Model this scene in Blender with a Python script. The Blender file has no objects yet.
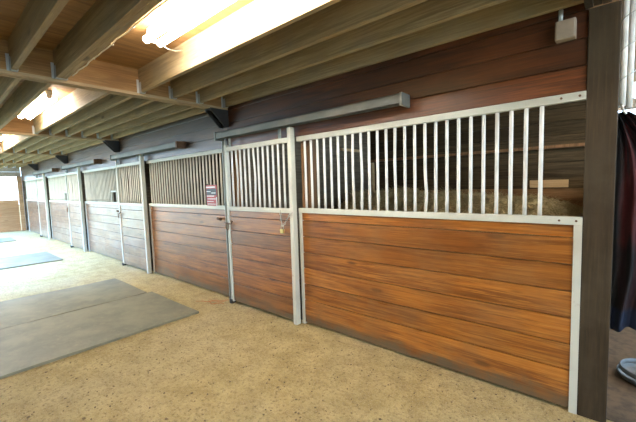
import bpy, bmesh, math, random
from mathutils import Vector, Matrix, noise

random.seed(7)
SC = bpy.context.scene
COL = SC.collection

# ------------------------------------------------------------------ camera
cd = bpy.data.cameras.new('camera')
cam = bpy.data.objects.new('camera', cd)
COL.objects.link(cam)
SC.camera = cam
cd.sensor_width = 36.0
cd.lens = 339.9655 * 36.0 / 636.0
cd.clip_start = 0.05
cd.clip_end = 300
FW = Vector((-0.65320642, 0.75309218, -0.07857183))
RT = Vector((0.75664189, 0.65312946, -0.03024816))
UP = Vector((-0.02853793, 0.07920903, 0.99644945))
M = Matrix.Identity(4)
for i in range(3):
    M[i][0], M[i][1], M[i][2] = RT[i], UP[i], -FW[i]
M.translation = Vector((0, -2.5821, 1.4952))
cam.matrix_world = M

# ------------------------------------------------------------------ world and exposure
w = bpy.data.worlds.new('sky')
SC.world = w
w.use_nodes = True
bg = w.node_tree.nodes['Background']
bg.inputs['Color'].default_value = (0.55, 0.78, 1.0, 1)
bg.inputs['Strength'].default_value = 5.0
sun = bpy.data.lights.new('sun', 'SUN')
sun.energy = 20.0
sun.angle = math.radians(50)
sun.color = (.16, .42, 1.0)
so = bpy.data.objects.new('sun', sun)
COL.objects.link(so)
so.location = (-14, -12, 8)
so.rotation_euler = Vector((.15, 1.0, -1.15)).to_track_quat('-Z', 'Y').to_euler()
SC.view_settings.view_transform = 'Standard'
SC.view_settings.look = 'None'
SC.view_settings.gamma = 1.0
SC.view_settings.use_curve_mapping = False
SC.view_settings.exposure = 0.7
SC.cycles.use_denoising = True
SC.cycles.denoising_input_passes = 'RGB_ALBEDO_NORMAL'
SC.cycles.denoising_prefilter = 'ACCURATE'
SC.cycles.max_bounces = 10
SC.cycles.diffuse_bounces = 6
SC.cycles.sample_clamp_indirect = 8.0

TUBE = 60.0            # strength of the fluorescent tubes


# ------------------------------------------------------------------ materials
class NT:
    def __init__(s, name):
        s.m = bpy.data.materials.new(name)
        s.m.use_nodes = True
        s.t = s.m.node_tree
        s.b = s.t.nodes['Principled BSDF']

    def n(s, typ, **kw):
        nd = s.t.nodes.new(typ)
        for k, v in kw.items():
            if k in nd.bl_rna.properties.keys() and k not in nd.inputs.keys():
                setattr(nd, k, v)
            else:
                s.set(nd.inputs[k], v)
        return nd

    def set(s, inp, v):
        if isinstance(v, bpy.types.NodeSocket):
            s.t.links.new(v, inp)
        else:
            inp.default_value = v

    def math(s, op, a, b=0.0, c=0.0, clamp=False):
        nd = s.t.nodes.new('ShaderNodeMath')
        nd.operation = op
        nd.use_clamp = clamp
        for i, v in enumerate((a, b, c)):
            s.set(nd.inputs[i], v)
        return nd.outputs[0]

    def mix(s, f, a, b, blend='MIX'):
        nd = s.t.nodes.new('ShaderNodeMix')
        nd.data_type = 'RGBA'
        nd.blend_type = blend
        s.set(nd.inputs[0], f)
        for i, v in ((6, a), (7, b)):
            if isinstance(v, tuple) and len(v) == 3:
                v = v + (1,)
            s.set(nd.inputs[i], v)
        return nd.outputs[2]

    def ramp(s, f, lo, hi, a=0.0, b=1.0):
        nd = s.t.nodes.new('ShaderNodeMapRange')
        nd.interpolation_type = 'SMOOTHSTEP'
        s.set(nd.inputs[0], f)
        for i, v in ((1, lo), (2, hi), (3, a), (4, b)):
            s.set(nd.inputs[i], v)
        return nd.outputs[0]

    def noise(s, vec, scale, detail=4, rough=.55, dist=0.0):
        nd = s.t.nodes.new('ShaderNodeTexNoise')
        s.set(nd.inputs['Vector'], vec)
        nd.inputs['Scale'].default_value = scale
        nd.inputs['Detail'].default_value = detail
        nd.inputs['Roughness'].default_value = rough
        nd.inputs['Distortion'].default_value = dist
        return nd.outputs[0]

    def scale(s, vec, sc):
        nd = s.t.nodes.new('ShaderNodeVectorMath')
        nd.operation = 'MULTIPLY'
        s.set(nd.inputs[0], vec)
        s.set(nd.inputs[1], sc)
        return nd.outputs[0]

    def add(s, vec, v2):
        nd = s.t.nodes.new('ShaderNodeVectorMath')
        nd.operation = 'ADD'
        s.set(nd.inputs[0], vec)
        s.set(nd.inputs[1], v2)
        return nd.outputs[0]

    def bump(s, h, strength, dist=0.01):
        nd = s.t.nodes.new('ShaderNodeBump')
        nd.inputs['Strength'].default_value = strength
        nd.inputs['Distance'].default_value = dist
        s.set(nd.inputs['Height'], h)
        s.t.links.new(nd.outputs[0], s.b.inputs['Normal'])

    def coords(s, rnd=40.0):
        tc = s.n('ShaderNodeTexCoord').outputs['Object']
        oi = s.n('ShaderNodeObjectInfo').outputs['Random']
        cmb = s.n('ShaderNodeCombineXYZ')
        s.set(cmb.inputs[0], s.math('MULTIPLY', oi, rnd))
        s.set(cmb.inputs[1], s.math('MULTIPLY', oi, rnd * .37))
        return tc, s.add(tc, cmb.outputs[0]), oi


def wood(name, dark, mid, light, axis='X', board=None, rough=.5, spec=.5, knots=.5, bump=.25,
         dirt=None, grey=None, var=.35, coat=0):
    """sawn or stained timber; grain runs along axis; board=(axis index, width, offset) recolours each board"""
    k = NT(name)
    tc, co, oi = k.coords()
    bri = oi
    if board:
        sp = k.n('ShaderNodeSeparateXYZ')
        k.set(sp.inputs[0], tc)
        bi = k.math('FLOOR', k.math('DIVIDE', k.math('SUBTRACT', sp.outputs[board[0]], board[2]), board[1]))
        wn = k.n('ShaderNodeTexWhiteNoise', noise_dimensions='1D')
        k.set(wn.inputs['W'], k.math('ADD', bi, k.math('MULTIPLY', oi, 61.7)))
        bri = wn.outputs['Value']
        cmb = k.n('ShaderNodeCombineXYZ')
        k.set(cmb.inputs[0], k.math('MULTIPLY', bri, 31.0))
        k.set(cmb.inputs[2], k.math('MULTIPLY', bri, 3.3))
        co = k.add(co, cmb.outputs[0])
    st = {'X': (.9, 11, 16), 'Y': (11, .9, 16), 'Z': (13, 13, .9)}[axis]
    v = k.scale(co, st)
    n1 = k.noise(v, 1.0, 5, .6, 1.2)
    n2 = k.noise(k.scale(co, tuple(a * 4 if a > 5 else a * 2.5 for a in st)), 1.6, 4, .7)
    n3 = k.noise(co, 1.3, 3, .5)
    c = k.mix(k.ramp(n1, .3, .68), dark, mid)
    c = k.mix(k.ramp(n2, .42, .75, 0, .8), c, light)
    if knots:
        kv = k.n('ShaderNodeTexVoronoi', feature='F1')
        ks = {'X': (1.5, 4.0, 5.2), 'Y': (4.0, 1.5, 5.2), 'Z': (5, 5, 1.5)}[axis]
        k.set(kv.inputs['Vector'], k.scale(co, ks))
        kv.inputs['Scale'].default_value = 1.0
        d = kv.outputs['Distance']
        c = k.mix(k.ramp(d, .05, .13, knots, 0), c, tuple(x * .35 for x in dark))
    c = k.mix(k.ramp(bri, 0, 1, 0, var), c, tuple(x * .55 for x in dark))
    c = k.mix(k.ramp(n3, .42, .7, 0, .5), c, dark)
    if grey:
        c = k.mix(k.ramp(k.noise(k.scale(co, (2, 2, 2)), 1.5, 5, .65), .4, .7, 0, grey[1]), c, grey[0])
    if dirt:
        sp2 = k.n('ShaderNodeSeparateXYZ')
        k.set(sp2.inputs[0], tc)
        z = k.math('ADD', sp2.outputs[2], k.math('MULTIPLY', k.math('SUBTRACT', k.noise(co, 5, 5, .7), .5), dirt[1] * 3.2))
        c = k.mix(k.ramp(z, dirt[1] * .2, dirt[1] * 1.5, .8, 0), c, dirt[0])
    k.set(k.b.inputs['Base Color'], c)
    k.set(k.b.inputs['Roughness'], k.ramp(n2, .3, .7, rough - .07, rough + .12))
    k.b.inputs['Specular IOR Level'].default_value = spec
    if coat:
        k.b.inputs['Coat Weight'].default_value = coat
        k.b.inputs['Coat Roughness'].default_value = .22
    if bump:
        k.bump(k.math('ADD', n1, k.math('MULTIPLY', n2, .6)), bump, .004)
    return k.m


def paint_metal(name, base, rust=(.22, .09, .03), amount=.5, rough=.45, metallic=0.0, grime=(.35, .32, .26)):
    k = NT(name)
    tc, co, oi = k.coords()
    n = k.noise(co, 7, 6, .7)
    n2 = k.noise(co, 2.2, 4, .6)
    c = k.mix(k.ramp(n2, .42, .75, 0, .5), base, grime)
    c = k.mix(k.ramp(n, .68 - .06 * amount, .76, 0, amount), c, rust)
    k.set(k.b.inputs['Base Color'], c)
    k.b.inputs['Roughness'].default_value = rough
    k.b.inputs['Metallic'].default_value = metallic
    k.bump(n, .08, .002)
    return k.m


def plain(name, col, rough=.6, metallic=0.0, var=.25, scale=9, bump=.1):
    k = NT(name)
    tc, co, oi = k.coords()
    n = k.noise(co, scale, 5, .6)
    k.set(k.b.inputs['Base Color'], k.mix(k.ramp(n, .35, .7, 0, 1), col, tuple(x * (1 - var) for x in col)))
    k.b.inputs['Roughness'].default_value = rough
    k.b.inputs['Metallic'].default_value = metallic
    if bump:
        k.bump(n, bump, .003)
    return k.m


def emit(name, col, strength):
    k = NT(name)
    k.b.inputs['Base Color'].default_value = (.9, .9, .9, 1)
    k.b.inputs['Emission Color'].default_value = col + (1,)
    k.b.inputs['Emission Strength'].default_value = strength
    return k.m


MUD = (.10, .085, .055)
M_ORANGE = wood('orange_stained_pine', (.14, .038, .005), (.40, .140, .020), (.58, .255, .052), 'X', (2, .17, .10), .34, .5, .75, .12,
                (MUD, .10), ((.20, .11, .05), .35), .4)
M_BROWN = wood('brown_stained_pine', (.11, .034, .006), (.34, .12, .023), (.48, .20, .048), 'X', (2, .17, .10), .36, .5, .7, .15,
               (MUD, .11), ((.20, .11, .05), .25), .4, .3)
M_UPWASHED = wood('daylight_washed_upper_boards', (.05, .028, .016), (.135, .076, .045), (.21, .13, .085), 'X', (2, .155, 1.99), .42, .5, .3, .12, None, None, .5, .5)  # far upper boards: grey daylight sheen painted into the wood colour
M_WASHED = wood('daylight_washed_pine', (.12, .055, .025), (.27, .145, .075), (.38, .24, .14), 'X', (2, .17, .10), .34, .5, .7, .12,  # brown pine of the far stalls, with the pale daylight wash painted in
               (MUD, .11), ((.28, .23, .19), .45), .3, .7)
M_UPPER = wood('dark_red_boards', (.035, .012, .004), (.16, .042, .010), (.25, .08, .02), 'X', (2, .155, 1.99), .42, .5, .3, .12, None, None, .6, .5)
M_JOIST = wood('sawn_joist_timber', (.22, .15, .07), (.40, .285, .145), (.50, .385, .21), 'X', None, .7, .25, .75, .3, None,
               ((.20, .18, .14), .35), .25)
M_BEAM = wood('sawn_beam_timber', (.26, .17, .085), (.44, .31, .16), (.54, .42, .25), 'Y', None, .7, .25, .75, .3, None, None, .2)
M_POST = wood('dark_post_timber', (.022, .014, .007), (.05, .033, .017), (.085, .058, .03), 'Z', None, .7, .25, .4, .4, None,
              ((.07, .055, .033), .4), .2)
M_STUD = wood('brown_stud_timber', (.13, .065, .025), (.24, .12, .05), (.33, .19, .09), 'Z', None, .6, .3, .5, .25)
M_DECK = wood('plywood_deck', (.20, .10, .035), (.36, .19, .065), (.44, .26, .10), 'Y', None, .65, .25, .85, .15, None, None, .2)
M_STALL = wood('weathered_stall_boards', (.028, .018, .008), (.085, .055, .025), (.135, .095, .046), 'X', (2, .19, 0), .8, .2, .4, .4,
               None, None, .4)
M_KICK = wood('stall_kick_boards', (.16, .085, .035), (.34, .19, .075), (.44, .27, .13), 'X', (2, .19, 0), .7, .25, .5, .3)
M_PART = wood('partition_boards', (.09, .07, .045), (.17, .135, .09), (.24, .20, .14), 'Y', (2, .19, 0), .75, .25, .5, .3)
M_END = wood('end_wall_boards', (.36, .19, .09), (.54, .32, .17), (.64, .42, .25), 'Y', (2, .16, 0), .65, .25, .4, .25)
M_PALE = wood('pale_pine', (.50, .34, .16), (.66, .48, .26), (.75, .58, .35), 'X', None, .6, .3, .4, .15)
M_PALEW = wood('pale_weathered_boards', (.32, .25, .19), (.50, .42, .34), (.60, .53, .45), 'X', (2, .16, 0), .6, .3, .3, .2)
M_WHITE = paint_metal('white_painted_steel', (.52, .53, .46), amount=.55)
M_CREAM = paint_metal('cream_painted_steel', (.54, .53, .44), amount=.6)
M_BAR = paint_metal('white_bar_steel', (.68, .67, .63), amount=.45, rough=.4)
M_BARC = paint_metal('cream_bar_steel', (.70, .64, .52), amount=.5, rough=.45)
M_GALV = paint_metal('galvanized_steel', (.42, .44, .42), (.20, .17, .12), .4, .45, .55)
M_TRACK = paint_metal('track_steel', (.145, .15, .132), (.12, .085, .05), .4, .5, .3)
M_IRON = plain('dark_iron', (.04, .034, .03), .55, .3)
M_RUST = plain('rusty_iron', (.16, .08, .04), .65, .2, .5)
M_BRASS = plain('brass', (.62, .42, .14), .35, .8)
M_CHROME = plain('bright_chain_steel', (.55, .53, .47), .4, .8)
M_RUBBER_DARK = plain('black_rubber', (.02, .02, .02), .7)
M_TUBE = emit('lit_tube', (1.0, .93, .83), TUBE)
M_ENAMEL = plain('white_enamel', (.75, .74, .70), .45)
M_TUB = plain('dull_grey_metal', (.12, .135, .145), .5, .2)
M_TANBOX = plain('tan_box', (.30, .24, .18), .6)
M_CABLE = plain('pale_cable', (.62, .56, .44), .6)
M_TWINE = plain('orange_twine', (.55, .20, .07), .8)


def mat_floor():
    k = NT('sandy_floor')
    co = k.n('ShaderNodeTexCoord').outputs['Object']
    a = k.noise(co, .7, 4, .55)
    b = k.noise(co, 5, 6, .65)
    d = k.noise(co, 38, 5, .7)
    e = k.noise(co, 120, 3, .7)
    c = k.mix(k.ramp(b, .3, .7), (.41, .30, .115), (.58, .45, .20))
    c = k.mix(k.ramp(a, .4, .68, 0, .55), c, (.56, .46, .27))
    c = k.mix(k.ramp(k.noise(co, 13, 4, .6), .5, .68, 0, .4), c, (.30, .21, .09))
    c = k.mix(k.ramp(d, .50, .66, 0, .8), c, (.24, .165, .07))
    c = k.mix(k.ramp(e, .54, .68, 0, .7), c, (.70, .60, .40))
    v = k.n('ShaderNodeTexVoronoi', feature='F1')
    k.set(v.inputs['Vector'], co)
    v.inputs['Scale'].default_value = 17
    m = k.ramp(k.noise(co, 2.3, 3, .6), .42, .62)
    c = k.mix(k.math('MULTIPLY', k.ramp(v.outputs['Distance'], .08, .24, .6, 0), m), c, (.17, .12, .055))
    k.set(k.b.inputs['Base Color'], c)
    k.b.inputs['Roughness'].default_value = .9
    k.b.inputs['Specular IOR Level'].default_value = .25
    h = k.math('ADD', k.math('MULTIPLY', b, 1.6), k.math('ADD', d, k.math('MULTIPLY', e, .35)))
    k.bump(h, .95, .035)
    return k.m


def mat_mat():
    k = NT('dusty_stall_rubber')
    tc, co, oi = k.coords()
    a = k.noise(co, 2.2, 5, .65)
    b = k.noise(co, 14, 5, .7)
    c = k.mix(k.ramp(a, .3, .7), (.14, .13, .083), (.215, .20, .125))
    c = k.mix(k.ramp(b, .5, .75, 0, .5), c, (.27, .235, .14))
    k.set(k.b.inputs['Base Color'], c)
    k.b.inputs['Roughness'].default_value = .62
    k.bump(k.math('ADD', a, k.math('MULTIPLY', b, .4)), .25, .01)
    return k.m


def mat_hay():
    k = NT('old_hay')
    tc, co, oi = k.coords()
    a = k.noise(co, 22, 6, .75, 1.5)
    b = k.noise(co, 3, 4, .6)
    c = k.mix(k.ramp(a, .3, .72), (.16, .12, .05), (.62, .50, .25))
    c = k.mix(k.ramp(b, .4, .7, 0, .5), c, (.36, .33, .15))
    k.set(k.b.inputs['Base Color'], c)
    k.b.inputs['Roughness'].default_value = .9
    k.bump(a, .9, .03)
    return k.m


def mat_blanket():
    k = NT('maroon_black_quilting')
    tc, co, oi = k.coords()
    sp = k.n('ShaderNodeSeparateXYZ')
    k.set(sp.inputs[0], tc)
    z = sp.outputs[2]
    x = k.math('ADD', sp.outputs[0], k.math('MULTIPLY', k.math('SUBTRACT', k.noise(tc, 2.5, 3, .5), .5), .10))
    c = k.mix(k.ramp(x, .02, .06), (.012, .014, .016), (.11, .027, .03))
    c = k.mix(k.ramp(z, 1.08, .98, 0, .75), c, (.012, .013, .018))
    c = k.mix(k.ramp(k.noise(k.scale(tc, (9, 9, .8)), 1.5, 3, .5), .52, .62, 0, .8), c, (.012, .014, .016))
    c = k.mix(k.ramp(z, .64, .60), c, (.015, .025, .06))
    k.set(k.b.inputs['Base Color'], c)
    k.b.inputs['Roughness'].default_value = .75
    k.bump(k.noise(tc, 60, 2), .15, .003)
    return k.m


M_BED = plain('dark_bedding', (.085, .055, .028), .95, 0, .5, 14, .6)
M_FLOOR, M_MAT, M_HAY, M_BLANKET = mat_floor(), mat_mat(), mat_hay(), mat_blanket()


# ------------------------------------------------------------------ mesh helpers
class MB:
    def __init__(s):
        s.bm = bmesh.new()

    def box(s, x0, x1, y0, y1, z0, z1, bev=0.0, rot=None):
        r = bmesh.ops.create_cube(s.bm, size=1.0)
        vs = r['verts']
        c = Vector(((x0 + x1) / 2, (y0 + y1) / 2, (z0 + z1) / 2))
        for v in vs:
            v.co = Vector((v.co.x * (x1 - x0), v.co.y * (y1 - y0), v.co.z * (z1 - z0)))
            if rot is not None:
                v.co = rot @ v.co
            v.co += c
        if bev:
            es = list({e for v in vs for e in v.link_edges})
            bmesh.ops.bevel(s.bm, geom=es, offset=bev, segments=2, profile=.6, affect='EDGES')
        return s

    def tube(s, pts, rad, seg=8, caps=True):
        pts = [Vector(p) for p in pts]
        rings = []
        n = len(pts)
        ref = None
        for i, p in enumerate(pts):
            t = (pts[min(i + 1, n - 1)] - pts[max(i - 1, 0)]).normalized()
            if ref is None:
                ref = t.orthogonal().normalized()
            a = (ref - t * ref.dot(t))
            a = a.normalized() if a.length > 1e-6 else t.orthogonal().normalized()
            ref = a
            b = t.cross(a)
            rr = rad[i] if isinstance(rad, (list, tuple)) else rad
            rings.append([s.bm.verts.new(p + (a * math.cos(q) + b * math.sin(q)) * rr)
                          for q in [2 * math.pi * j / seg for j in range(seg)]])
        for i in range(n - 1):
            for j in range(seg):
                f = s.bm.faces.new((rings[i][j], rings[i][(j + 1) % seg], rings[i + 1][(j + 1) % seg], rings[i + 1][j]))
                f.smooth = True
        if caps:
            s.bm.faces.new(rings[0][::-1])
            s.bm.faces.new(rings[-1])
        return s

    def torus(s, c, R, r, axis=(0, 0, 1), stretch=None, seg=16, sub=6, a0=0, a1=2 * math.pi):
        z = Vector(axis).normalized()
        x = Vector(stretch[0]).normalized() if stretch else z.orthogonal().normalized()
        y = z.cross(x)
        k = stretch[1] if stretch else 1.0
        full = abs(a1 - a0 - 2 * math.pi) < 1e-4
        n = seg if full else seg + 1
        pts = [Vector(c) + x * R * k * math.cos(a0 + (a1 - a0) * i / seg) + y * R * math.sin(a0 + (a1 - a0) * i / seg) for i in range(n)]
        if full:
            pts.append(pts[0].copy())
        return s.tube(pts, r, sub, caps=not full)

    def prism(s, poly, z0, z1, fn):
        a = [s.bm.verts.new(fn(p, z0)) for p in poly]
        b = [s.bm.verts.new(fn(p, z1)) for p in poly]
        n = len(poly)
        s.bm.faces.new(a[::-1])
        s.bm.faces.new(b)
        for i in range(n):
            s.bm.faces.new((a[i], a[(i + 1) % n], b[(i + 1) % n], b[i]))
        return s

    def lathe(s, prof, c, seg=40):
        rings = []
        for r, z in prof:
            rings.append([s.bm.verts.new((c[0] + r * math.cos(2 * math.pi * j / seg), c[1] + r * math.sin(2 * math.pi * j / seg), c[2] + z))
                          for j in range(seg)] if r > 1e-5 else [s.bm.verts.new((c[0], c[1], c[2] + z))])
        for a, b in zip(rings, rings[1:]):
            for j in range(seg):
                q = (j + 1) % seg
                if len(a) == 1:
                    f = s.bm.faces.new((a[0], b[q], b[j]))
                elif len(b) == 1:
                    f = s.bm.faces.new((a[j], a[q], b[0]))
                else:
                    f = s.bm.faces.new((a[j], a[q], b[q], b[j]))
                f.smooth = True
        return s

    def build(s, name, mat, parent=None, loc=None):
        bmesh.ops.recalc_face_normals(s.bm, faces=s.bm.faces[:])
        me = bpy.data.meshes.new(name)
        s.bm.to_mesh(me)
        s.bm.free()
        me.materials.append(mat)
        return link(name, me, parent, loc)


def link(name, me, parent=None, loc=None):
    o = bpy.data.objects.new(name, me)
    COL.objects.link(o)
    if parent is not None:
        o.parent = parent
    if loc is not None:
        o.location = loc
    return o


def tag(o, label=None, cat=None, group=None, kind=None):
    if label:
        o['label'] = label
    if cat:
        o['category'] = cat
    if group:
        o['group'] = group
    if kind:
        o['kind'] = kind
    return o


def thing(name, label, cat, loc=(0, 0, 0), group=None):
    o = bpy.data.objects.new(name, None)
    o.empty_display_size = .2
    COL.objects.link(o)
    o.location = loc
    return tag(o, label, cat, group, 'thing')


def struct(name, mb, mat, label=None):
    return tag(mb.build(name, mat), label, None, None, 'structure')


P = 3.66
X0 = -3.70
DECK = 2.715
JB = 2.48
XEND = -17.9
BEAMS = [-.09 - P * k for k in range(0, 5)]

# ------------------------------------------------------------------ the setting
struct('floor', MB().box(-60, 9, -30, 12, -.2, 0), M_FLOOR, 'sandy ochre dirt floor of the barn aisle')
struct('ceiling', MB().box(XEND - .1, -7.4, -2.45, 3.7, DECK, DECK + .03).box(-7.4, 4.2, -5.4, 3.7, DECK, DECK + .03), M_DECK, 'brown plywood deck above the joists')

struct('floor_bedding', MB().box(XEND, 4.2, .05, 3.385, -.05, .004), M_BED, 'dark brown bedding floor of the stalls')

# boards over the stall fronts, up to the deck
for n, (xa, xb) in enumerate(((-3.74, -.13), (-7.40, -3.74), (-11.06, -7.40), (-14.72, -11.06), (XEND + .05, -14.72))):
    b = MB()
    zs = [1.995, 2.145, 2.30, 2.455, 2.61, DECK]
    for za, zb in zip(zs, zs[1:]):
        b.box(xa + .002, xb - .002, .005 + .004 * random.random(), .04, za + .002, zb - .002, .003)
    b.box(xa, xb, .028, .045, 1.995, DECK)
    struct('wall_upper' + ('' if n == 0 else '.%03d' % n), b, M_UPPER if n == 0 else M_UPWASHED)

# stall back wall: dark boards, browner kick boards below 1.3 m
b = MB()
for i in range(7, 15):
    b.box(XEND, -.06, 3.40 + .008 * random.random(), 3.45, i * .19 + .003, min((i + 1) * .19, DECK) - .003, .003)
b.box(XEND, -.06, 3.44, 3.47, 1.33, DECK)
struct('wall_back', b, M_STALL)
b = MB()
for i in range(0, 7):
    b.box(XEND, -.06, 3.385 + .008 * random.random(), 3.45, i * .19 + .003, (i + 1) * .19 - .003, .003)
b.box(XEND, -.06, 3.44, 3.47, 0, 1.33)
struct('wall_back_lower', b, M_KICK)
# partitions between stalls
for k in range(0, 5):
    x = -.07 - P * k
    b = MB()
    for i in range(0, 8 if k == 0 else 14):
        b.box(x - .02, x + .02, .16, 3.38, i * .19 + .003, (i + 1) * .19 - .003, .003)
    b.box(x - .012, x + .012, .16, 3.38, 0, 1.5 if k == 0 else DECK)
    struct('wall_partition' + ('' if k == 0 else '.%03d' % k), b, M_PART)

# far end wall: half wall of boards, open above it, header under the deck
b = MB()
for i in range(0, 8):
    b.box(XEND - .05, XEND + .006 * random.random(), -2.45, -.14, i * .155 + .003, (i + 1) * .155 - .003, .003)
b.box(XEND - .04, XEND - .005, -2.45, -.14, 0, 1.24)
struct('wall_end', b, M_END)
b = MB()
for i in range(3):
    b.box(XEND - .05, XEND, -2.45, .0, 2.16 + i * .185, 2.16 + (i + 1) * .185 - .005, .003)
struct('wall_end_header', b, M_PALEW)
struct('wall_end_return', MB().box(XEND - .05, XEND + .02, .02, 3.4, 0, DECK), M_PALEW)

# room past the timber post: slatted outer wall with open gaps
b = MB()
for i in range(0, 9):
    b.box(-.04, 4.2, 3.40, 3.44, i * .165 + .003, (i + 1) * .165 - .003, .003)
for z in (1.49, 1.64, 1.79, 1.94, 2.33):
    b.box(-.04, .75, 3.40, 3.44, z, z + .13, .004)
struct('wall_outer', b, M_PALEW)

# opposite side of the aisle: boarded up to the far third, open to daylight beyond
b = MB()
for i in range(0, 15):
    for xa, xb in ((-7.4, 4.2),):
        b.box(xa, xb, -5.4, -5.36 - .006 * random.random(), i * .185 + .003, min((i + 1) * .185, DECK) - .003, .003)
for xa, xb in ((-7.4, 4.2),):
    b.box(xa, xb, -5.40, -5.37, 0, DECK)
struct('wall_left', b, M_PART)

# ------------------------------------------------------------------ roof timbers
BAYN = ['before the first cross beam', 'between the first and second cross beams',
        'between the second and third cross beams', 'between the third and fourth cross beams',
        'beyond the fourth cross beam']
ORD = ['first', 'second', 'third', 'fourth', 'fifth', 'sixth', 'seventh', 'eighth', 'ninth', 'tenth']
for k, x in enumerate(BEAMS):
    if k == 0:
        lab = 'three-ply timber beam overhead at the dark timber post'
    else:
        lab = '%s three-ply cross beam down the aisle, %s' % (ORD[k - 1], 'wide and brown above the near black bracket' if k == 1 else
                                                              ('under the second lit lamp' if k == 2 else 'pale in daylight'))
        lab = ['', 'nearest three-ply cross beam over the aisle, above the nearest black bracket',
               'second cross beam down the aisle, just past the second lit lamp',
               'third cross beam down the aisle, pale in daylight',
               'fourth and farthest cross beam, pale in daylight near the end wall'][k]
    t = thing('cross_beam', lab, 'beam', (x, 0, 2.455), 'cross beams over the aisle')
    for j in range(3):
        xx = -.06 + j * .04
        MB().box(xx + .001, xx + .039, -5.3 if k < 2 else -2.45, .0, 0 + .004 * (j % 2), DECK - 2.455, .003).build('ply', M_BEAM if k else M_POST, t)
    tag(MB().box(.0602, .0612, -5.3 if k < 2 else -2.45, .0, .028, DECK - 2.455, .0).build('face_board', M_DECK if k else M_POST, t), 'stained orange-brown face board' if k else 'dark face board')

JY = [-.05, -.39, -.71, -1.04, -1.72, -2.03, -2.37, -2.71, -3.05, -3.39]
JY1 = [-.10, -.34, -.585, -.82, -1.05, -1.275, -1.75, -1.97, -2.27]
for k in range(5):
    xa = BEAMS[k + 1] + .062 if k < 4 else XEND + .01
    xb = BEAMS[k] - .062
    for j, y in enumerate(JY[:8] if k == 0 else JY1):
        dbl = j == 4 and k == 0
        lit = j == (3 if k == 0 else 5)
        hw = .04 if dbl else .02
        if dbl:
            lab = 'doubled joist beside the lamp, %s' % BAYN[k]
        elif j == 0:
            lab = 'joist tight against the stall wall, %s' % BAYN[k]
        elif lit and k < 4:
            lab = 'joist with the brightly lamplit face, %s' % BAYN[k]
        else:
            lab = 'plain joist %s out from the stall wall, %s' % (ORD[j], BAYN[k])
        t = thing('ceiling_joist', lab, 'joist', ((xa + xb) / 2, y, JB), 'sawn joists under the deck')
        L = (xb - xa) / 2
        if dbl:
            MB().box(-L, L, -.04, -.001, 0, DECK - JB, .003).build('board', M_JOIST, t)
            MB().box(-L, L, .001, .04, .003, DECK - JB, .003).build('board', M_JOIST, t)
        else:
            MB().box(-L, L, -hw, hw, .004 * random.random(), DECK - JB, .003).build('board', M_JOIST, t)
        hb = MB()
        hb.box(-L, -L + .003, -hw - .022, -hw, -.003, .13)
        hb.box(-L, -L + .05, -hw - .003, -hw, -.003, .10)
        hb.box(-L, -L + .05, hw, hw + .003, -.003, .10)
        hb.box(-L, -L + .05, -hw - .003, hw + .003, -.005, -.002)
        tag(hb.build('joist_hanger', M_GALV, t), 'galvanized steel hanger')

# brackets under the beam ends
for k, x in enumerate(BEAMS[1:4] + [BEAMS[4]]):
    lab = ['black steel knee bracket above the padlocked door', 'black knee bracket above the second door down the aisle',
           'black knee bracket above the third door down the aisle', 'black knee bracket above the farthest door'][k]
    t = thing('beam_bracket', lab, 'bracket', (x, 0, 2.455), 'black brackets under the beam ends')
    for s in (-.065, .057):
        MB().prism([(0, -.21), (0, 0), (-.25, 0), (-.24, -.03), (-.06, -.21)], s, s + .008,
                   lambda p, z: Vector((z, p[0], p[1]))).build('side_plate', M_IRON, t)
    MB().box(-.057, .057, -.012, .0, -.20, -.002).build('wall_plate', M_IRON, t)
    MB().box(-.057, .057, -.24, .0, -.012, -.002).build('top_plate', M_IRON, t)

# ------------------------------------------------------------------ fluorescent fixtures
for k, (xa, xb) in enumerate(((-2.70, -1.14), (-6.66, -5.14), (-10.62, -9.08), (-14.2, -12.66))):
    lab = ['lit twin-tube fluorescent lamp overhead, beside a loose white cord', 'second lit twin-tube lamp, just beyond the nearest cross beam',
           'third lit twin-tube lamp, beyond the second cross beam', 'fourth lit twin-tube lamp, beyond the third cross beam'][k]
    t = thing('fluorescent_lamp', lab, 'lamp', ((xa + xb) / 2, -1.345 if k == 0 else -1.51, DECK), 'twin-tube lamps between the joists')
    L = (xb - xa) / 2
    MB().box(-L - .02, L + .02, -.035, .035, -.055, 0, .006).build('housing', M_ENAMEL, t)
    for s in (-1, 1):
        MB().tube([(-L + .012, s * .05, -.095), (L - .012, s * .05, -.095)], .026, 14).build('tube', M_TUBE, t)
        MB().box(s * L - .012, s * L + .012, -.03, .03, -.10, -.05, .006).build('lamp_holder', M_ENAMEL, t)

# two unseen lamps added to brighten the near panel and stall interior
for lx, ly, lab in ((1.9, -1.345, 'added unseen twin-tube fill lamp above the aisle, past the timber post'),
                    (1.3, 1.7, 'added unseen twin-tube fill lamp in the bay past the timber post'),):
    t = thing('fluorescent_lamp', lab, 'lamp', (lx, ly, DECK), None)
    MB().box(-.80, .80, -.035, .035, -.055, 0, .006).build('housing', M_ENAMEL, t)
    for q in (-1, 1):
        MB().tube([(-.77, q * .05, -.095), (.77, q * .05, -.095)], .026, 14).build('tube', M_TUBE, t)

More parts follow.
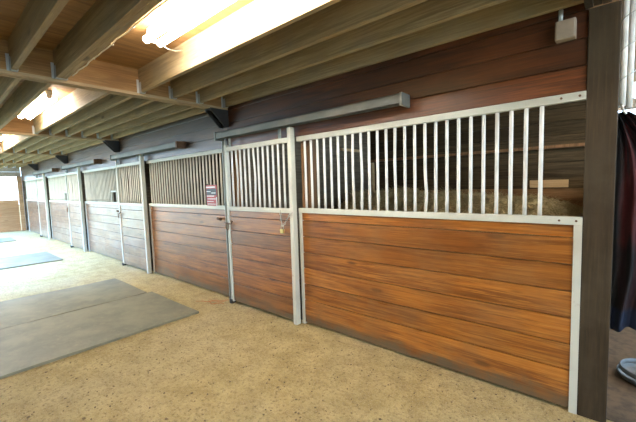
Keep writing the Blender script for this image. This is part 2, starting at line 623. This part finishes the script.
t = MB()
pts = [Vector((-3.55 + 2.8 * i / 30, -1.663 + .004 * math.sin(i * 2.1), JB + .012 + .003 * math.sin(i * 1.3))) for i in range(31)]
t.tube(pts, .005, 6)
for i in (6, 10, 14, 18, 22, 26):
    t.torus(pts[i], .008, .002, (1, 0, 0), seg=8, sub=4)
tag(t.build('electric_cable', M_CABLE), 'thin pale cable stapled along the doubled joist beside the overhead lamp', 'cable', None, 'thing')
t = MB()
t.tube([(-2.74, -1.27, 2.645), (-2.76, -1.20, 2.625), (-2.77, -1.13, 2.63), (-2.78, -1.066, 2.655)], .005, 6)
tag(t.build('lamp_cord', M_CABLE), 'short white cord from the overhead lamp to the nearby joist', 'cord', None, 'thing')

# ------------------------------------------------------------------ bars
def bar_mesh(h, bends=None, r=.0122):
    m = MB()
    n = 9
    pts = []
    for i in range(n):
        z = h * i / (n - 1)
        dx = dy = 0
        if bends:
            q = math.exp(-((z / h - bends[0]) / bends[3]) ** 2)
            dx, dy = bends[1] * q, bends[2] * q
        pts.append((dx, dy, z))
    m.tube(pts, r, 10)
    bmesh.ops.recalc_face_normals(m.bm, faces=m.bm.faces[:])
    me = bpy.data.meshes.new('bar')
    m.bm.to_mesh(me)
    m.bm.free()
    return me


BZ0, BZ1 = 1.248, 1.945
bars = {}
for key, mt in (('w', M_BAR), ('c', M_BARC)):
    for bk, bd in ((0, None), (1, (.45, .012, -.006, .25)), (2, (.2, .014, -.008, .16)), (3, (.6, -.008, .004, .3))):
        me = bar_mesh(BZ1 - BZ0, bd)
        me.materials.append(mt)
        bars[(key, bk)] = me
    me = bar_mesh(BZ1 - 1.475)
    me.materials.append(mt)
    bars[(key, 's')] = me
dbar = {}
for key, mt in (('w', M_BAR), ('c', M_BARC)):
    for bk, bd in ((0, None), (1, (.5, .012, .006, .3))):
        me = bar_mesh(1.937 - 1.248, bd)
        me.materials.append(mt)
        dbar[(key, bk)] = me

SEAMS = [.02, .27, .44, .61, .78, .95, 1.12, 1.205]


def planks(x0, x1, y0, y1, zbot=.02):
    m = MB()
    for a, c in zip(SEAMS, SEAMS[1:]):
        a = max(a, zbot)
        m.box(x0, x1, y0 + .005 * random.random(), y1, a + .003, c - .003, .004)
    return m


# ------------------------------------------------------------------ stall fronts (fixed panels), origin at the panel's lower end near the doorway
PLAB = ['orange pine stall panel with white bars, beside the dark timber post',
        'brown stall panel with the red card hung on its bars',
        'stall panel third from the timber post with a feed gap in its bars',
        'stall panel fourth from the timber post, washed pale by daylight',
        'farthest stall panel, almost white in daylight by the end wall']
for k in range(5):
    ox = -2.455 - P * k
    t = thing('barred_stall_screen', PLAB[k], 'stall panel', (ox, 0, 0), 'barred panels along the stall row')
    W_ = 2.325                                    # to x = -.13 for the nearest
    key = 'w' if k == 0 else 'c'
    fr = M_WHITE if k in (0, 2, 3, 4) else M_CREAM
    wd = M_ORANGE if k == 0 else (M_BROWN if k == 1 else M_WASHED)
    MB().box(-.045, W_, -.012, .03, 1.943, 1.993, .004).build('top_rail', fr, t)
    MB().box(-.045, W_, -.014, .03, 1.200, 1.250, .004).build('middle_rail', fr, t)
    MB().box(-.045, -.008, -.012, .03, 0.0, 1.20, .004).build('stile', fr, t)
    MB().box(W_ - .042, W_, -.012, .03, 0.0, 1.20, .004).build('stile', fr, t)
    planks(-.008, W_ - .042, -.002, .035).build('plank_infill', wd, t)
    if k > 0:
        MB().box(W_ - .035, W_, -.012, .03, 1.25, 1.943, .004).build('stile', fr, t)
        q = MB().tube([(W_ - .22, -.028, 1.075), (W_ - .13, -.035, 1.07)], [.017, .02], 8)
        q.tube([(W_ - .16, .0, 1.072), (W_ - .16, -.035, 1.072)], .008, 6)
        tag(q.build('turn_latch', M_RUST, t), 'rusty brown latch knob')
    n = 25 if k == 0 else 26
    for i in range(n):
        x = .055 + i * .0854
        y = .008
        short = k >= 2 and 21 <= i <= 23
        bk = 0
        if k == 0:
            bk = {7: 3, 8: 1, 15: 2, 12: 3}.get(i, 0)
        elif i in (5, 17):
            bk = 3
        o = link('bar', bars[(key, 's' if short else bk)], t, (x, y, 1.475 if short else BZ0))
        o.rotation_euler.z = random.choice((0, 3.1)) if bk == 0 else 0
    if k >= 2:
        q = MB().box(1.80, 2.09, -.012, .03, 1.46, 1.49, .003)
        q.box(1.80, 1.815, -.010, .028, 1.25, 1.46).box(2.075, 2.09, -.010, .028, 1.25, 1.46)
        tag(q.build('feed_opening_frame', M_WHITE, t), 'white frame of a small feed gap')
    if k == 0:
        q = MB()
        for (x, z) in ((W_ - .03, 1.225), (W_ - .115, 1.225), (W_ - .03, 1.968), (W_ - .12, 1.968)):
            q.tube([(x, -.010, z), (x, -.018, z)], .007, 8)
        q.build('bolt', M_RUST, t)

# ------------------------------------------------------------------ sliding doors
DLAB = ['padlocked brown sliding stall door, beside the orange panel',
        'second sliding stall door, beyond the panel with the red card',
        'third sliding stall door down the aisle, wide pale jamb',
        'farthest sliding stall door, tinted pale for a daylight wash']
for k in range(4):
    ox = -3.675 - P * k
    t = thing('sliding_stall_gate', DLAB[k], 'stall door', (ox, -.10, 0), 'sliding doors along the stall row')
    D_ = 1.187
    key = 'w' if k == 0 else 'c'
    fr = M_CREAM if k in (0, 1) else M_WHITE
    MB().box(0, .042, 0, .05, .03, 2.01, .005).build('stile', M_WHITE if k == 0 else fr, t)
    MB().box(D_ - .05, D_, -.01, .055, .01, 2.085, .008).build('stile', fr, t)
    MB().box(.042, D_ - .05, .004, .045, 1.935, 1.985, .004).build('top_rail', fr, t)
    MB().box(.042, D_ - .05, .004, .045, 1.200, 1.250, .004).build('middle_rail', fr, t)
    planks(.042, D_ - .05, .012, .045, .04).build('plank_infill', M_BROWN if k == 0 else M_WASHED, t)
    for i in range(12):
        o = link('bar', dbar[(key, 1 if i in (1, 5) else 0)], t, (.125 + i * .0836, .025, 1.248))
    for x in (.10, .99):
        q = MB().box(x, x + .045, .005, .011, 1.97, 2.085, .001)
        q.tube([(x + .022, -.004, 2.03), (x + .022, .008, 2.03)], .009, 6)
        tag(q.build('roller_hanger', M_TRACK, t), 'grey steel strap hanger')
    q = MB().tube([(-.035, -.022, 1.045), (.10, -.026, 1.035), (.135, -.035, 1.05), (.145, -.03, 1.075)], .0085, 8)
    q.torus((.02, -.02, 1.0), .03, .006, (0, 1, .2), ((0, 0, 1), 1.5))
    tag(q.build('latch_hook', M_RUST, t), 'rusty brown latch hook')
    tag(MB().box(-.02, .03, -.015, .05, 0.0, .055, .006).build('floor_guide', M_IRON, t), 'dark guide block at the foot')

# galvanized jamb channel at the post side of each doorway
JLAB = ['grey galvanized channel upright beside the padlocked door', 'galvanized channel upright beside the second stall door',
        'galvanized channel upright beside the third stall door', 'galvanized channel upright beside the farthest stall door']
for k in range(4):
    m = MB()
    m.box(-.038, .038, 0, .006, 0, 2.075).box(-.038, -.032, -.03, .0, 0, 2.075).box(.032, .038, -.03, .0, 0, 2.075)
    o = m.build('jamb_channel', M_GALV, None, (-3.755 - P * k, -.02, 0))
    tag(o, JLAB[k], 'jamb', 'galvanized jambs of the doorways', 'thing')

# door tracks
TLAB = ['grey steel sliding track over the padlocked door', 'steel sliding track over the second stall door',
        'steel sliding track over the third stall door', 'steel sliding track over the farthest stall door']
for k in range(4):
    t = thing('door_track', TLAB[k], 'door track', (-3.78 - P * k, -.10, 2.095), 'sliding tracks over the doors')
    L = 2.53 if k == 0 else 2.62
    m = MB()
    m.box(0, L, -.035, .04, .072, .08).box(0, L, -.035, -.028, 0, .08).box(0, L, .033, .04, 0, .08)
    m.box(0, L, -.035, -.012, 0, .006).box(0, L, .017, .04, 0, .006)
    m.build('rail', M_TRACK, t)
    for x in (.25, 1.0, 1.75, L - .12):
        MB().box(x, x + .05, .04, .10, .02, .10, .003).build('mounting_bracket', M_TRACK, t)
    tag(MB().box(L - .01, L + (.012 if k == 0 else .035), -.04, .105, -.015, .085, .003).build('end_stop', M_TRACK if k == 0 else M_RUST, t), 'end stop')
    MB().box(-.03, .0, -.045, .09, -.015, .09, .004).build('end_stop', M_TRACK, t)

# ------------------------------------------------------------------ posts
tag(MB().box(-.13, .012, -.01, .14, 0, 2.45, .006).build('timber_post', M_POST),
    'thick dark timber post at the end of the orange panel', 'post', None, 'thing')
for k in range(0, 4):
    for x, lab in ((-2.44 - P * k, 'brown stud'), (-3.72 - P * k, 'brown post')):
        pl = ['the padlocked door', 'the second stall door', 'the third stall door', 'the farthest stall door'][k]
        s = 'brown timber stud behind the bars, on the timber-post side of %s' % pl if lab == 'brown stud' else \
            'brown timber stud between stalls, behind the channel side of %s' % pl
        tag(MB().box(x - .055, x + .065, .045, .15, 0, 2.70, .005).build('timber_stud', M_STUD), s, 'stud', 'studs behind the stall fronts', 'thing')
tag(MB().box(XEND + .0, XEND + .13, -.135, .0, 0, 2.16, .006).build('end_post', M_END), 'timber corner post of the half wall at the far end', 'post', None, 'thing')

# ------------------------------------------------------------------ rubber mats
def mat(name, x0, x1, y0, y1, label, seed):
    nx, ny = 26, 36
    bm = bmesh.new()
    g = []
    for i in range(nx + 1):
        row = []
        for j in range(ny + 1):
            x = x0 + (x1 - x0) * i / nx
            y = y0 + (y1 - y0) * j / ny
            e = .006 * noise.noise(Vector((x * 1.3, y * 1.3, seed))) + .006
            ex = .012 * noise.noise(Vector((y * 1.5, seed, 0))) if i in (0, nx) else 0
            row.append((x + ex, y, .018 + e))
        g.append(row)
    top = [[bm.verts.new(p) for p in r] for r in g]
    bot = [[bm.verts.new((p[0], p[1], .0005)) for p in r] for r in g]
    for i in range(nx):
        for j in range(ny):
            f = bm.faces.new((top[i][j], top[i + 1][j], top[i + 1][j + 1], top[i][j + 1]))
            bm.faces.new((bot[i][j], bot[i][j + 1], bot[i + 1][j + 1], bot[i + 1][j]))
    for i in range(nx):
        for j in (0, ny):
            bm.faces.new((top[i][j], bot[i][j], bot[i + 1][j], top[i + 1][j]))
    for j in range(ny):
        for i in (0, nx):
            bm.faces.new((top[i][j], top[i][j + 1], bot[i][j + 1], bot[i][j]))
    m = MB()
    m.bm.free()
    m.bm = bm
    tag(m.build(name, M_MAT), label, 'rubber mat', 'rubber mats on the aisle floor', 'thing')


mat('rubber_mat', -4.99, -3.70, -2.95, -.545, 'grey rubber floor mat lying nearest the padlocked door', 1.0)
mat('rubber_mat', -6.28, -5.025, -2.95, -.60, 'grey rubber floor mat butted behind the nearest mat', 5.0)
mat('rubber_mat', -10.65, -9.08, -2.9, -.70, 'bluish rubber floor mat alone further down the aisle', 9.0)
mat('rubber_mat', -15.3, -14.15, -2.9, -.80, 'farthest rubber floor mat near the bright end wall', 13.0)

# ------------------------------------------------------------------ small hardware
m = MB()
def links(m, pts, R=.013, r=.0038):
    path = [Vector(p) for p in pts]
    acc = []
    for a, c in zip(path, path[1:]):
        n = max(1, round((c - a).length / (R * 2.1)))
        for i in range(n):
            acc.append((a.lerp(c, (i + .5) / n), (c - a).normalized()))
    for i, (p, d) in enumerate(acc):
        o = d.orthogonal().normalized()
        if i % 2:
            o = d.cross(o)
        m.torus(p, R * .62, r, o, (d, 1.7), 10, 5)
links(m, [(-2.68, -.112, 1.235), (-2.66, -.118, 1.12), (-2.64, -.122, 1.06)])
links(m, [(-2.63, -.122, 1.06), (-2.58, -.122, 1.12), (-2.52, -.126, 1.19), (-2.475, -.126, 1.215)])
tag(m.build('lock_chain', M_CHROME), 'steel chain looped round the jamb of the nearest door', 'chain', None, 'thing')
t = thing('padlock', 'brass padlock hanging from the steel chain on the nearest door', 'padlock', (-2.645, -.122, .985))
MB().box(-.027, .027, -.011, .011, 0, .046, .006).build('lock_body', M_BRASS, t)
tag(MB().tube([(-.017, 0, .044), (-.017, 0, .07), (-.012, 0, .082), (0, 0, .088), (.012, 0, .082), (.017, 0, .07), (.017, 0, .044)],
              .0045, 8).build('shackle', M_CHROME, t), 'steel shackle')

# stall card on the second panel's bars
t = thing('stall_card', 'red and black card hung on bars near the padlocked door', 'sign', (-4.13, -.022, 1.245))
k_ = plain('card_red', (.42, .05, .045), .5, 0, .35, 30, 0)
k_b = plain('card_black', (.03, .03, .035), .5, 0, .2, 30, 0)
k_w = plain('card_white', (.75, .72, .68), .5, 0, .15, 30, 0)
MB().box(-.13, .13, 0, .004, 0, .285).build('card', k_, t)
tag(MB().box(-.118, .118, -.002, .0, .145, .235).build('dark_band', k_b, t), 'black band')
tag(MB().box(-.13, .09, -.003, .0, .245, .262).box(-.118, -.02, -.004, -.001, .19, .20).box(0, .10, -.004, -.001, .17, .18)
    .box(-.118, .06, -.003, .0, .128, .138).box(-.10, .10, -.003, .0, .09, .098).box(-.11, .04, -.003, .0, .055, .062).box(-.10, .09, -.003, 0, .02, .027)
    .box(.108, .13, -.003, 0, .0, .12).build('white_lines', k_w, t), 'white lines of small print')
tag(MB().tube([(-.11, .0, .28), (-.11, .015, .30)], .006, 6).build('clip', M_IRON, t), 'dark clip')

# twine on the floor by the doorway
m = MB()
rr = random.Random(3)
for s in range(5):
    a = Vector((-3.70 + .03 * rr.random(), -.14 - .02 * s, .05 if s < 3 else .012))
    pts = []
    ex = -.45 + .2 * rr.random()
    for i in range(12):
        q = i / 11
        pts.append((a.x + ex * q + .02 * math.sin(q * 7 + s), a.y - .10 * q + .03 * math.sin(q * 9 + 2 * s), max(.006, a.z * (1 - q * 1.4) + .004)))
    m.tube(pts, .0026, 5)
tag(m.build('baling_twine', M_TWINE), 'frayed orange twine on the floor at the padlocked door', 'twine', None, 'thing')

# junction box and conduit at the top of the boards by the timber post
t = thing('junction_box', 'tan electrical box under the joists by the timber post', 'electrical box', (-.235, -.0, 2.30))
MB().box(-.05, .05, -.06, .004, 0, .11, .008).build('box_body', M_TANBOX, t)
MB().box(-.044, .044, -.066, -.06, .006, .104, .003).build('cover_plate', M_TANBOX, t)
tag(MB().tube([(-.025, -.03, .11), (-.025, -.03, JB - 2.301)], .011, 8).build('conduit', M_GALV, t), 'grey conduit')

# ------------------------------------------------------------------ inside the near stall
rr = random.Random(11)
bm = bmesh.new()
nx, ny = 70, 26
g = []
for i in range(nx + 1):
    row = []
    for j in range(ny + 1):
        x = -3.50 + 3.22 * i / nx
        y = 3.375 - 2.3 * j / ny
        q = i / nx
        top = 1.24 - .25 * max(0, (q - .60) / .4) ** 1.0
        top += .05 * math.sin(q * 9) + .10 * noise.noise(Vector((x * 2.2, y * 2.2, 3)))
        z = (top + .05) * (1 - max(0, (j / ny - .42) / .58) ** 1.8)
        z += .05 * noise.noise(Vector((x * 7, y * 7, 1))) + .03 * noise.noise(Vector((x * 19, y * 19, 4)))
        row.append(bm.verts.new((x, y, max(z, .006))))
    g.append(row)
for i in range(nx):
    for j in range(ny):
        bm.faces.new((g[i][j], g[i + 1][j], g[i + 1][j + 1], g[i][j + 1]))
# loose stalks standing out of the heap
for s in range(2600):
    i, j = rr.randrange(nx), rr.randrange(ny - 4)
    p = g[i][j].co + Vector((rr.uniform(-.03, .03), rr.uniform(-.03, .0), .0))
    d = Vector((rr.uniform(-1, 1), rr.uniform(-1, .1), rr.uniform(.05, .7))).normalized()
    L = rr.uniform(.05, .14)
    sd = d.orthogonal().normalized() * .003
    u2 = d.cross(sd).normalized() * .003
    a = [bm.verts.new(p + sd), bm.verts.new(p - sd), bm.verts.new(p + u2)]
    c = bm.verts.new(Vector((p + d * L).to_tuple()) if (p + d * L).y < 3.37 else p + Vector((0, -L, .02)))
    for q in range(3):
        bm.faces.new((a[q], a[(q + 1) % 3], c))
m = MB()
m.bm.free()
m.bm = bm
tag(m.build('hay_heap', M_HAY), 'heap of old hay along the back of the near stall', 'hay', None, 'stuff')

tag(MB().box(-.94, -.47, 3.36, 3.384, 1.345, 1.455, .004).build('wall_cleat', M_PALE), 'short pale board nailed on the near stall back wall', 'board', None, 'thing')
tag(MB().box(-3.66, -.10, 3.28, 3.398, 1.90, 1.945, .004).build('wall_ledge', M_STUD), 'long narrow ledge across the near stall back wall', 'ledge', None, 'thing')
tag(MB().box(-3.70, -3.63, 3.30, 3.38, 1.25, 1.89, .004).build('corner_stud', M_PALE), 'pale upright stud in the back corner of the near stall', 'stud', None, 'thing')
tag(MB().box(-3.71, -3.66, 2.35, 2.95, 2.08, 2.125, .004).build('light_streak_strip', M_PALE), 'pale strip standing in for a streak of light on the near stall partition', 'board', None, 'thing')  # pale strip put in for a bright streak of light

# ------------------------------------------------------------------ past the post: conduits, hanging blanket, feed tub
t = thing('conduit_pair', 'pale metal conduits wrapped with wire behind the timber post', 'conduit', (.03, .30, 1.92))
for s in (0, 1):
    MB().tube([(s * .034, s * .10, 0), (s * .034, s * .10, DECK - 1.92 - .001)], .018, 12).build('pipe', M_ENAMEL, t)
m = MB()
pts = []
for i in range(121):
    q = i / 120
    a = q * 2 * math.pi * 4
    pts.append((.017 + .046 * math.cos(a), .05 + .085 * math.sin(a), .04 + .72 * q))
m.tube(pts, .0025, 5)
tag(m.build('wire_wrap', M_GALV, t), 'dark wire wrapped around the pipes')
tag(MB().tube([(.0, -.0, .01), (.0, -.05, -.01), (.01, -.06, -.04), (.02, -.04, -.05)], .007, 8).build('hook', M_ENAMEL, t), 'pale hook')

bm = bmesh.new()
nu, nv = 64, 44
g = []
for i in range(nu + 1):
    row = []
    for j in range(nv + 1):
        u = i / nu
        v = j / nv
        z = 1.89 - 1.41 * v
        spread = .07 + .47 * min(1, v * 2.6) ** .9
        x = -.006 + spread * u * (1.0 + .1 * math.sin(v * 5))
        x += .012 * math.sin(v * 11)
        y = .33 + .035 * math.sin(u * 21 + v * 1.5) * min(1, .3 + v) + .02 * math.sin(u * 43 + v * 4) + .12 * u * v
        if v > .93:
            z -= .012 * math.sin(u * 19)
        row.append(bm.verts.new((x, y, z)))
    g.append(row)
for i in range(nu):
    for j in range(nv):
        f = bm.faces.new((g[i][j], g[i + 1][j], g[i + 1][j + 1], g[i][j + 1]))
        f.smooth = True
bmesh.ops.solidify(bm, geom=bm.faces[:], thickness=.012)
m = MB()
m.bm.free()
m.bm = bm
tag(m.build('horse_blanket', M_BLANKET), 'maroon and black cloth hanging in folds past the timber post', 'blanket', None, 'thing')

t = thing('feed_tub', 'grey metal tub on the floor past the timber post', 'tub', (.245, .73, .004))
t.scale = (.62, .62, .75)
tag(MB().lathe([(0, .010), (.20, .010), (.255, .02), (.275, .04), (.285, .062), (.29, .065), (.296, .062), (.285, .035), (.262, .010), (.21, 0), (0, 0)],
               (0, 0, 0)).build('tub_body', M_TUB, t), 'grey bowl')
MB().lathe([(.258, .075), (.258, .115), (.264, .12), (.270, .115), (.270, .075), (.264, .07), (.258, .075)], (0, 0, 0)).build('upper_band', M_TUB, t)
MB().tube([(-.262, 0, .06), (-.266, 0, .08)], .016, 8).build('lug', M_TUB, t)

# ------------------------------------------------------------------ dirt crumbs
rr = random.Random(5)
bm = bmesh.new()
for s in range(800):
    x = rr.uniform(-3.6, -.1)
    y = rr.uniform(-2.4, -.08)
    r = rr.uniform(.002, .006) * (1.5 if rr.random() < .1 else 1)
    vs = bmesh.ops.create_icosphere(bm, subdivisions=1, radius=r)['verts']
    rot = rr.uniform(0, 3)
    for v in vs:
        q = Vector((v.co.x * 1.4, v.co.y, v.co.z * .7))
        v.co = Vector((q.x * math.cos(rot) - q.y * math.sin(rot), q.x * math.sin(rot) + q.y * math.cos(rot), q.z)) * (1 + .2 * rr.random()) + Vector((x, y, r * .45))
m = MB()
m.bm.free()
m.bm = bm
tag(m.build('dirt_crumbs', plain('dirt_crumb', (.22, .155, .075), .9, 0, .5)), 'dark crumbs of dirt scattered over the near aisle floor', 'dirt', None, 'stuff')
